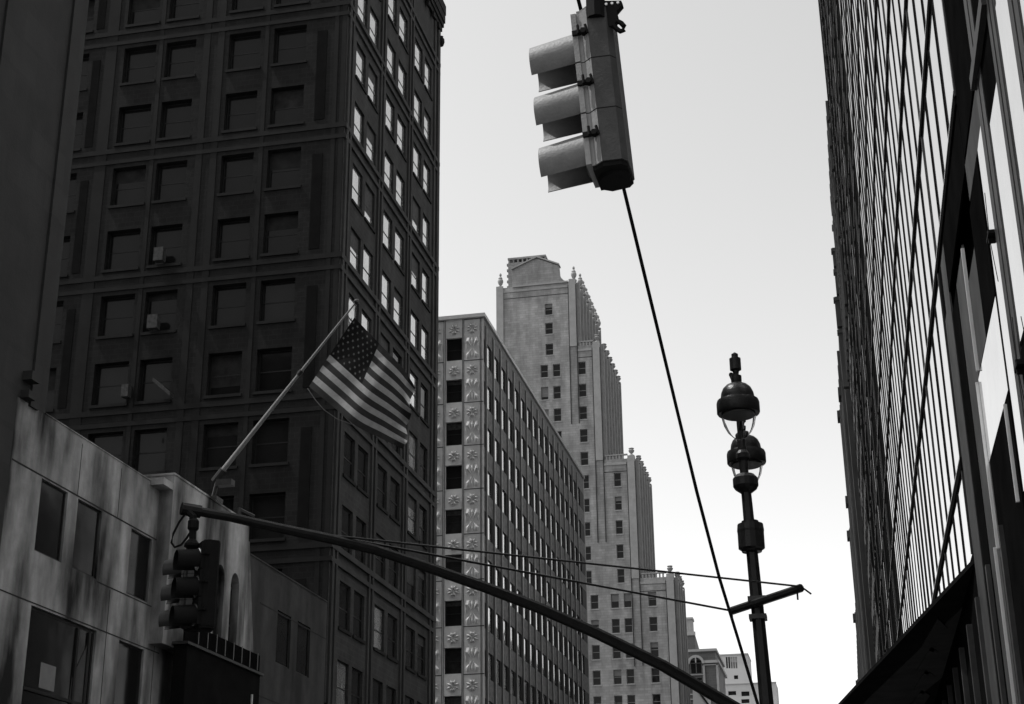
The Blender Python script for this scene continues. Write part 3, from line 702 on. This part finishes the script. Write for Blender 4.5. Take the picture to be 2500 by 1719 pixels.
t = thing('canopy', 'broad dark angled canopy jutting over the pavement at the foot of the glass tower', 'canopy', (1.5, 60, 9.9))
zc = 1.6+8.33
A = Vector((w0+.09, 37.3, zc)); Bp = Vector((-.14, 60.2, zc)); D = (Bp-A).normalized(); E_ = Bp + D*14
MB().prism([A, E_, (E_.x, 131, zc), (w0+.09, 131, zc)], (0, 0, .12)).build('slab', canopy_m, t)
n_ = Vector((-D.y, D.x, 0)); 
if n_.y < 0: n_ = -n_
a1, b1 = A + D*5 + n_*.8, E_ + n_*.8; a2, b2 = A + D*5 + n_*2.6, E_ + n_*2.6
m = MB(); m.prism([a1 - Vector((0,0,.03)), b1 - Vector((0,0,.03)), b2 - Vector((0,0,.03)), a2 - Vector((0,0,.03))], (0, 0, .03)); m.build('soffit_strip', canopy_g, t)
for k in range(5):
    p = A + D*(6+k*4.5) + n_*5; p.x = min(p.x, w0-.5)
    m = MB(); m.prism([p+Vector((0,0,-.05)), p+Vector((.35,1.5,-.05)), p+Vector((.1,5.5,-.05)), p+Vector((-.3,4.5,-.05))], (0, 0, .05)); m.build('soffit_light', canopy_g, t)

# ------------------------------------------------------------------ 7. right: older towers beyond
def stepped(name, label, prof, y_near, mtl, X=3.2):
    t = thing(name, label, 'building', (X+8, y_near, 0)); mb = MB(); tr = MB()
    return t, mb, tr
t = thing('setback_tower', 'grimy old stone tower with jagged cornices, seen edge-on beyond the glass tower', 'building', (11, 146, 0))
prof = [(.0210,.487),(.0196,.468),(.0176,.450),(.0178,.434),(.0161,.413),(.0166,.389),(.0158,.345)]
yf = 158.0; mb = MB(); tr = MB()
zs_ = [p[1]*yf+1.6 for p in prof] + [0]
mb.box(3.3, 22, 133, yf, 0, 78.5)
for k, (xy, zy) in enumerate(prof[:-1]):
    x = xy*yf; tr.box(x, 3.35, yf-.8, yf, zs_[k+1]+.3, zs_[k]); tr.box(x-.12, 3.35, yf-.9, yf+.05, zs_[k]-.5, zs_[k]-.1)
    for y in range(134, 158, 3): tr.box(3.3-.25, 3.35, y, y+.7, zs_[k+1]+.3, zs_[k]-.6)
mb.build('wall', old_stone, t); tr.build('cornice', old_stone, t)
items = [(Plane('X', 3.3, -1), (y+1.0, y+2.4, z, z+2.2)) for z in range(20, 76, 4) for y in range(134, 156, 3)]
windows(t, items, -.02, frame_dark, glass_far, limit=40)
t = thing('ledged_tower', 'long grey stone building with stepped ledges, lowest right edge of the open sky', 'building', (9, 260, 0))
prof = [(.0147,.346,.0),(.0125,.33,0),(.0128,.271,0),(.0116,.248,0),(.0105,.194,0),(.0083,.152,0)]
mb = MB(); tr = MB(); Xr = 2.5
zprev = None
for k, (xy, zy, _) in enumerate(prof):
    y1 = Xr/xy; zt = zy*y1+1.6
    y0 = 160 if k == 0 else Xr/prof[k-1][0]
    if k == 0: y0 = 160
    mb.box(Xr+.3, 20, min(y0, y1-3), y1, 0, zt); tr.box(Xr-.05, Xr+.6, y1-1.6, y1+.02, 0, zt); tr.box(Xr-.35, Xr+.6, y1-2.2, y1+.3, zt-1.3, zt-.3)
    for y in range(int(y0)+2, int(y1)-2, 5): tr.box(Xr-.02, Xr+.35, y, y+.9, 0, zt-1.5)
mb.build('wall', old_stone, t); tr.build('pilaster', old_stone, t)

# ------------------------------------------------------------------ 8. flag and pole
YFg = 58.0
base = PY(535, 1160, YFg); tip = PY(866, 742, YFg-2.0)
t = thing('flagpole', 'pale slanting flagpole leaning out from the roof of the limestone block', 'flagpole', base)
pts = [base.lerp(tip, k/6) for k in range(7)]
MB().tube(pts, [.11-.012*k for k in range(7)], 10).build('pole', pole_paint, t, True)
mm_ = base.lerp(tip, .6); d_ = (tip-base).normalized()
MB().tube([mm_-d_*.12, mm_+d_*.12], .1, 10).build('collar', iron_grey, t, True)
MB().lathe([(.03,0),(.11,.06),(.12,.14),(.06,.22),(.01,.26)], tip, 10, d_).build('finial', iron_grey, t, True)
m = MB(); m.tube([(base.x-.25, base.y, 18.9), (base.x, base.y, base.z)], .09, 8); m.box(base.x-.6, base.x+.1, base.y-.35, base.y+.35, 18.93, 19.1)
m.tube([base-d_*.35, base+d_*.3], .16, 8); m.box(base.x-.05, base.x+.65, base.y-.2, base.y+.2, base.z-.5, base.z-.25); m.build('bracket', iron_grey, t)
s_ = 3.192
def fc(x, y, Y): return PY(500+x/s_, 700+y/s_, Y)
hal = [fc(800, 790, 56.4), fc(860, 880, 56.6), fc(930, 960, 56.8), fc(1030, 1030, 57), fc(1180, 1085, 57.2)]
MB().tube(hal, .02, 5).build('halyard', pole_paint, t)
NS, NT = 40, 26
Tc = [(1165,240),(1290,370),(1405,490),(1530,620),(1630,760)]; Bc = [(812,778),(1000,935),(1180,1085),(1370,1180),(1555,1272)]
def cr_(P, s):
    s = max(0, min(.9999, s))*(len(P)-1); i = int(s); f = s-i
    p0 = P[max(i-1,0)]; p1 = P[i]; p2 = P[i+1]; p3 = P[min(i+2, len(P)-1)]
    return tuple(.5*((2*b)+(c-a)*f+(2*a-5*b+4*c-d)*f*f+(3*b-a-3*c+d)*f**3) for a, b, c, d in zip(p0, p1, p2, p3))
def fpt(s, tt, off=0.0):
    a = cr_(Tc, s); b = cr_(Bc, s)
    x = a[0]+(b[0]-a[0])*tt; y = a[1]+(b[1]-a[1])*tt
    fold = max(0, s-.86)/.14
    x += fold*(14*math.sin(tt*17)) ; y += fold*8*math.sin(tt*23+1)
    Y = 56.0+.16*math.sin(s*8+tt*1.5)+.06*math.sin(s*17+tt*3)+ .5*s + fold*.5*math.sin(tt*13)
    return fc(x, y, Y-off)
fl = MB(); V = [[fpt(i/NS, j/NT) for j in range(NT+1)] for i in range(NS+1)]
V2 = [[fpt(i/NS, j/NT, .012) for j in range(NT+1)] for i in range(NS+1)]
for i in range(NS):
    for j in range(NT):
        st = j//2; m_ = flag_blue if (i < NS*.4 and st < 7) else (flag_red if st % 2 == 0 else flag_white)
        fl.add([V[i][j], V[i+1][j], V[i+1][j+1], V[i][j+1]], [(0,1,2,3)], m_)
        fl.add([V2[i][j], V2[i+1][j], V2[i+1][j+1], V2[i][j+1]], [(3,2,1,0)], m_)
for r in range(9):
    for c_ in range(6 if r % 2 == 0 else 5):
        s = (.035+c_*.065+(0 if r % 2 == 0 else .0325)); tt = (r+.9)/9.6*7/13
        o_ = fpt(s, tt, .02); ex = fpt(s+.01, tt, .02)-o_; ez = fpt(s, tt-.01, .02)-o_; ex.normalize(); ez.normalize()
        vs = []
        for k in range(10):
            a = math.pi/2+k*math.pi/5; rr_ = .065 if k % 2 == 0 else .027
            vs.append(o_+ex*rr_*math.cos(a)+ez*rr_*math.sin(a))
        fl.add(vs, [tuple(range(10))], flag_star)
fo = fl.build('flag', flag_white, None, True)
tag(fo, 'striped flag with a dark star-filled canton hanging from the slanting pole', 'flag')

# ------------------------------------------------------------------ 9. lamp post with two lanterns
LX = -1.14
def lx(z): return LX - .028*(z-5.0)
t = thing('lamp_post', 'tall black iron lamp post with two dome lanterns, right of the hanging cable', 'street lamp', (LX, 23, .15))
def pl(z): return Vector((lx(z), 23, z))
m = MB(); m.tube([pl(.15), pl(1.0), pl(4.0), pl(6.3), pl(7.2), pl(8.2)], [.17, .135, .115, .1, .092, .08], 8); m.build('post', iron, t)
m = MB(); m.lathe([(.34,0),(.34,.25),(.28,.3),(.26,.8),(.2,.95),(.17,1.05)], pl(.15), 8); m.build('base', iron, t)
ra = ray(1834, 1272+40); 
z1 = 1.6+23*ray(1834, 840+925/1.815).z; z2 = 1.6+23*ray(1834, 840+785/1.815).z; hh = z2-z1
m = MB(); m.lathe([(.1,0),(.15,.02*hh),(.16,.08*hh),(.2,.13*hh),(.2,.62*hh),(.205,.7*hh),(.195,.9*hh),(.13,.93*hh),(.13,hh),(.1,hh)], pl(z1), 16)
m.build('collar', iron, t)
z3 = 1.6+23*ray(1823, 840+660/1.815).z; z4 = 1.6+23*ray(1823, 840+575/1.815).z; hh = z4-z3
MB().lathe([(.09,0),(.17,.2*hh),(.195,.35*hh),(.195,.75*hh),(.14,.95*hh),(.08,hh)], pl(z3), 16).build('collar', iron, t)
m = MB(); m.tube([pl(z4-.05), pl(z4+.25), pl(9.55)], [.07, .075, .05], 8); m.lathe([(.07,0),(.11,.05),(.11,.12),(.07,.18)], pl(z4+.2), 12); m.build('shaft', iron, t)
m = MB(); m.tube([(lx(9.4), 21.7, 9.5), (lx(9.5), 22.3, 9.62), (lx(9.5), 23, 9.5), (lx(9.5), 23.7, 9.62), (lx(9.4), 24.3, 9.5)], .035, 8)
for sgn in (-1, 1): m.tube([(lx(9), 23+sgn*.08, 9.0), (lx(9)+.06, 23+sgn*.35, 9.15), (lx(9)+.03, 23+sgn*.5, 9.5)], .022, 6)
m.build('crossarm', iron, t)
def lantern(x, y, zr):
    c = Vector((x, y, zr))
    o = MB().lathe([(.305,-.02),(.318,.0),(.318,.15),(.305,.19),(.25,.2),(.25,.25),(.24,.31),(.21,.38),(.16,.43),(.1,.46),(.07,.47),(.08,.5),(.08,.58),(.04,.6),(.05,.66),(.085,.68),(.085,.86),(.05,.88),(.05,.93),(.01,.96)], c, 24).build('lantern', iron, t, True)
    MB().lathe([(.255,.0),(.25,-.07),(.225,-.18),(.175,-.28),(.1,-.36),(.02,-.4)], c+Vector((0,0,-.02)), 24).build('globe', gm, o, True)
    MB().lathe([(.25,-.005),(.252,.012),(.252,.03)], c+Vector((0,0,-.045)), 24).build('bezel', iron_grey, o, True)
    return o
zr = 1.6 + 21.7*ray(1803, 1008).z
lantern(ray(1803, 1008).x*21.7, 21.7, zr); yb = (zr-1.6)/ray(1823, 1130).z
lantern(ray(1823, 1130).x*yb, yb, zr)
m = MB(); m.box(lx(6.2)-.13, lx(6.2)+.13, 22.87, 23.13, 6.05, 6.12); m.box(lx(6.2)-.13, lx(6.2)+.13, 22.87, 23.13, 6.32, 6.39)
m.build('clamp_band', iron_grey, t)
L_ = Vector((-1.57, 23.35, 6.25)); Rr = Vector((-.49, 22.35, 6.33))
off = Vector((0, -.13, 0)); m = MB(); m.tube([L_+off, Rr+off], .062, 8); m.tube([L_+off+Vector((0,0,-.05)), L_+off+Vector((0,0,-.14))], .015, 5); m.tube([Rr+off+Vector((-.06,.05,-.05)), Rr+off+Vector((-.06,.05,-.16))], .015, 5)
m.build('tie_bar', iron, t)

# ------------------------------------------------------------------ 10. mast arm, tie rods, signal at its end
ye, yp = 17.5, 22.9
e0 = Vector((ray(450,1240).x*ye, ye, 0)); e1 = Vector((lx(4.5), yp, 0)); dv = e1-e0
def onarm(px, py):
    r = ray(px, py); k = (r.x*e0.y - e0.x)/(dv.x - r.x*dv.y); p = e0+dv*k
    return Vector((p.x, p.y, 1.6+r.z*p.y))
ap = [onarm(*q) for q in ((452,1243),(560,1262),(689,1291),(800,1314),(915,1342),(1030,1380),(1185,1434),(1320,1486),(1454,1545),(1616,1624),(1785,1722))]
ap.append(Vector((lx(4.4)-.1, 22.9, ap[-1].z-.22)))
t = thing('mast_arm', 'long black curved arm running from the lamp post across the street to the far signal', 'mast arm', ap[-1])
MB().tube(ap, [.06,.062,.065,.068,.07,.075,.078,.08,.083,.086,.09,.095], 10).build('arm', iron, t, True)
MB().tube([ap[0]-(ap[1]-ap[0]).normalized()*.05, ap[0]+(ap[1]-ap[0]).normalized()*.2], .085, 10).build('end_cap', iron, t, True)
m = MB(); m.tube([onarm(583,1258), onarm(585,1240)], .03, 6); m.tube([onarm(585,1245), onarm(620,1262)], .03, 6); m.build('lug', iron_grey, t)
at = onarm(797, 1306)
MB().tube([at, L_+off], .017, 6).build('tie_rod', iron, t)
rod_end = PY(1980, 1450, 22.35)
MB().tube([at, Rr+off+Vector((0,0,.02)), rod_end], .015, 6).build('tie_rod', iron, t)
m = MB(); m.box(lx(4.4)-.17, lx(4.4)+.15, 22.85, 23.15, ap[-1].z-.25, ap[-1].z+.2); m.build('clamp', iron_grey, t)

def signal_head(parent, M, body_m, lens_on=None, front_m=None, rear_m=None):
    """local frame: faces -Y, three sections stacked in z (0 .. 1.05), centred in x"""
    def add(mb, name, mt, par, sm=False):
        mb.xf(M); return mb.build(name, mt, par, sm)
    sec = .35; W_ = .158; o3 = []
    m = MB(); prof = [(-W_,0),(W_,0),(W_,.0),(W_+.0,.035)]
    # housing: door rim at y=0, chamfer, side, chamfer, back
    pf = [(-.14,.02),(.14,.02),(.14,.04),(.178,.088),(.165,.2),(.12,.232),(-.12,.232),(-.165,.2),(-.178,.088),(-.14,.04)]
    fr = [p for p in pf if p[1] < .09]; bk = [p for p in pf if p[1] > .08]
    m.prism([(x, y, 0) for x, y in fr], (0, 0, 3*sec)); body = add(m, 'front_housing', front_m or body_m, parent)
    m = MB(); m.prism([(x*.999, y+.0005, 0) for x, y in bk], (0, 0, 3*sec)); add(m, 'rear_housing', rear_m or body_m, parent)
    m = MB()
    for k in (1, 2): m.prism([(x*1.006, y*1.004-.0005, k*sec-.003) for x, y in pf], (0, 0, .006))
    add(m, 'seam', sig_black, body)
    for k in range(3):
        z0 = k*sec; m = MB(); m.box(-W_+.005, W_-.005, -.012, .02, z0+.006, z0+sec-.006)
        door = add(m, 'door', front_m or body_m, parent)
        c = Vector((0, -.012, z0+sec/2-.05)); n = 40; vs = []; fs = []
        tiltv = -.10
        for i in range(n+1):
            a = -R(50)-R(260)*i/n + R(0)        # open at the bottom
            a = R(-42) + R(264)*i/n
            x, z = math.cos(a)*.148, math.sin(a)*.15
            Lg = .28
            for rr2 in (1.0, .965):
                vs.append(c+Vector((x*rr2, 0, z*rr2))); vs.append(c+Vector((x*rr2*.93, -Lg, z*rr2*.93+tiltv*Lg)))
        for i in range(n):
            a = i*4; b = (i+1)*4
            fs += [(a, a+1, b+1, b), (a+3, a+2, b+2, b+3), (a+1, a+3, b+3, b+1)]
        fs += [(0,2,3,1), (n*4, n*4+1, n*4+3, n*4+2)]
        m = MB().add(vs, fs); add(m, 'visor', body_m, door, True)
        m = MB().lathe([(.14,0),(.135,.01),(.1,.022),(.05,.03),(.01,.032)], (0,-.012,z0+sec/2-.03), 20, (0,-1,0)); add(m, 'lens', lens_on if (lens_on and k == 2) else lens_m, door, True)
        for zz in (.19,):
            for sx in (-1, 1):
                m = MB(); m.tube([(sx*.155,.06,z0+zz),(sx*.2,.06,z0+zz)], .018, 8); m.tube([(sx*.19,.03,z0+zz-.012),(sx*.19,.03,z0+zz+.045)], .009, 5)
                m.tube([(sx*.19,.085,z0+zz-.02),(sx*.19,.075,z0+zz+.04)], .009, 5); m.box(sx*.165, sx*.185, -.01, .08, z0+zz-.015, z0+zz+.015); add(m, 'wing_bolt', sig_black, door)
    m = MB(); m.prism([(x*.93, y*.95+.005, -.03) for x, y in pf], (0, 0, .03)); m.lathe([(.1,-.03),(.09,-.05),(.02,-.052)], (0,.13,0), 16)
    add(m, 'bottom_cap', sig_black, parent)
    m = MB(); m.prism([(x*.95, y*.97+.003, 3*sec) for x, y in pf], (0, 0, .02)); add(m, 'top_cap', body_m, parent)

# near signal hanging top centre
YS = 8.25
topc = PY(1449, 58, YS); botc = PY(1490, 425, YS)
ax = (topc-botc).normalized(); Lh = (topc-botc).length; sc = Lh/1.05
zax = ax; fwd = Vector((-1, .015, 0)); fwd = (fwd - zax*fwd.dot(zax)).normalized(); yax = -fwd; xax = yax.cross(zax)
M = Matrix.Translation(botc - yax*.105*sc) @ Matrix((xax*sc, yax*sc, zax*sc)).transposed().to_4x4()
t = thing('traffic_signal', 'large grey three-lamp traffic signal hanging tilted against the sky at the top centre', 'traffic light', botc, 'traffic signals over the street')
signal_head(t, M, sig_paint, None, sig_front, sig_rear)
def bt(x, y): return PY(1250+x/3.19, y/3.19, YS-.16)
m = MB(); m.tube([bt(654,150), bt(648,-30), bt(640,-260)], .06, 10); m.build('hanger_tube', sig_black, t, True)
m = MB(); 
hp = [(690,6),(850,4),(862,30),(815,85),(828,130),(810,170),(770,205),(700,185),(655,160),(650,40)]
m.prism([bt(*p) for p in hp], (0, .05, 0)); m.build('hanger_plate', sig_black, t)
m = MB()
for q in ((735,38),(780,32),(826,26)): m.lathe([(.009,0),(.009,.012)], bt(*q)+Vector((0,-.012,0)), 8, (0,1,0))
m.build('bolt', edge_metal, t)
rp = [bt(790,195), bt(815,225), bt(845,245), bt(870,235), bt(872,205), bt(850,180), bt(820,165)]
MB().tube(rp, .017, 6).build('cable_loop', cable_m, t, True)
tag(t, None, None)

# cable behind it
cp = [PY(1320, -380, 7.2), PY(1412, 0, 8.6), PY(1425, 50, 8.75), PY(1522, 457, 9.9), PY(1566, 640, 10.6), PY(1612, 830, 11.3), PY(1655, 1010, 12.1), PY(1701, 1200, 12.9), PY(1756, 1410, 13.8), PY(1802, 1560, 14.6), PY(1850, 1719, 15.4)]
cp.append(Vector((-.5, 23, .15)))
tag(MB().tube(cp, [.013]*2+[.0135]*2+[.014]*3+[.015]*3+[.016]*2, 8).build('cable', cable_m, None, True), 'thick black cable slanting down the sky from the hanging signal towards the lamp post', 'cable')

# far signal cluster on the arm end
eA = ap[0]
t = thing('traffic_signal', 'dark two-way traffic signal cluster hanging from the left end of the curved arm', 'traffic light', eA+Vector((0,0,-1.9)), 'traffic signals over the street')
Yf = 17.5
def ft(x, y, Y=17.5): return PY(350+x/2.805, 1150+y/2.805, Y)
m = MB(); m.tube([eA, ft(340,310), ft(338,470)], [.05,.05,.045], 8); m.lathe([(.05,0),(.075,.03),(.075,.12),(.05,.15)], ft(340,410), 8); m.lathe([(.05,0),(.1,.03),(.1,.06),(.05,.12)], ft(335,470)-Vector((0,0,.12)), 10); m.build('hanger', sig_black, t)
lp = [ft(290,290), ft(245,350), ft(205,430), ft(192,490), ft(215,522), ft(260,505), ft(300,455), ft(318,425)]
MB().tube(lp, .016, 6).build('cable_loop', cable_m, t, True)
def place(c, yaw, s=1.0):
    return Matrix.Translation(c) @ Matrix.Rotation(yaw, 4, 'Z') @ Matrix.Scale(s, 4)
cb = ft(268, 1075, 18.5)
signal_head(t, place(Vector((cb.x, cb.y, cb.z)), R(-86), .97), iron_grey)      # faces the left
cc = ft(350, 1066, 17.5)
signal_head(t, place(Vector((cc.x, cc.y, cc.z)), R(-52), 1.0), sig_black, white_lens)
scene.render.engine = 'CYCLES'
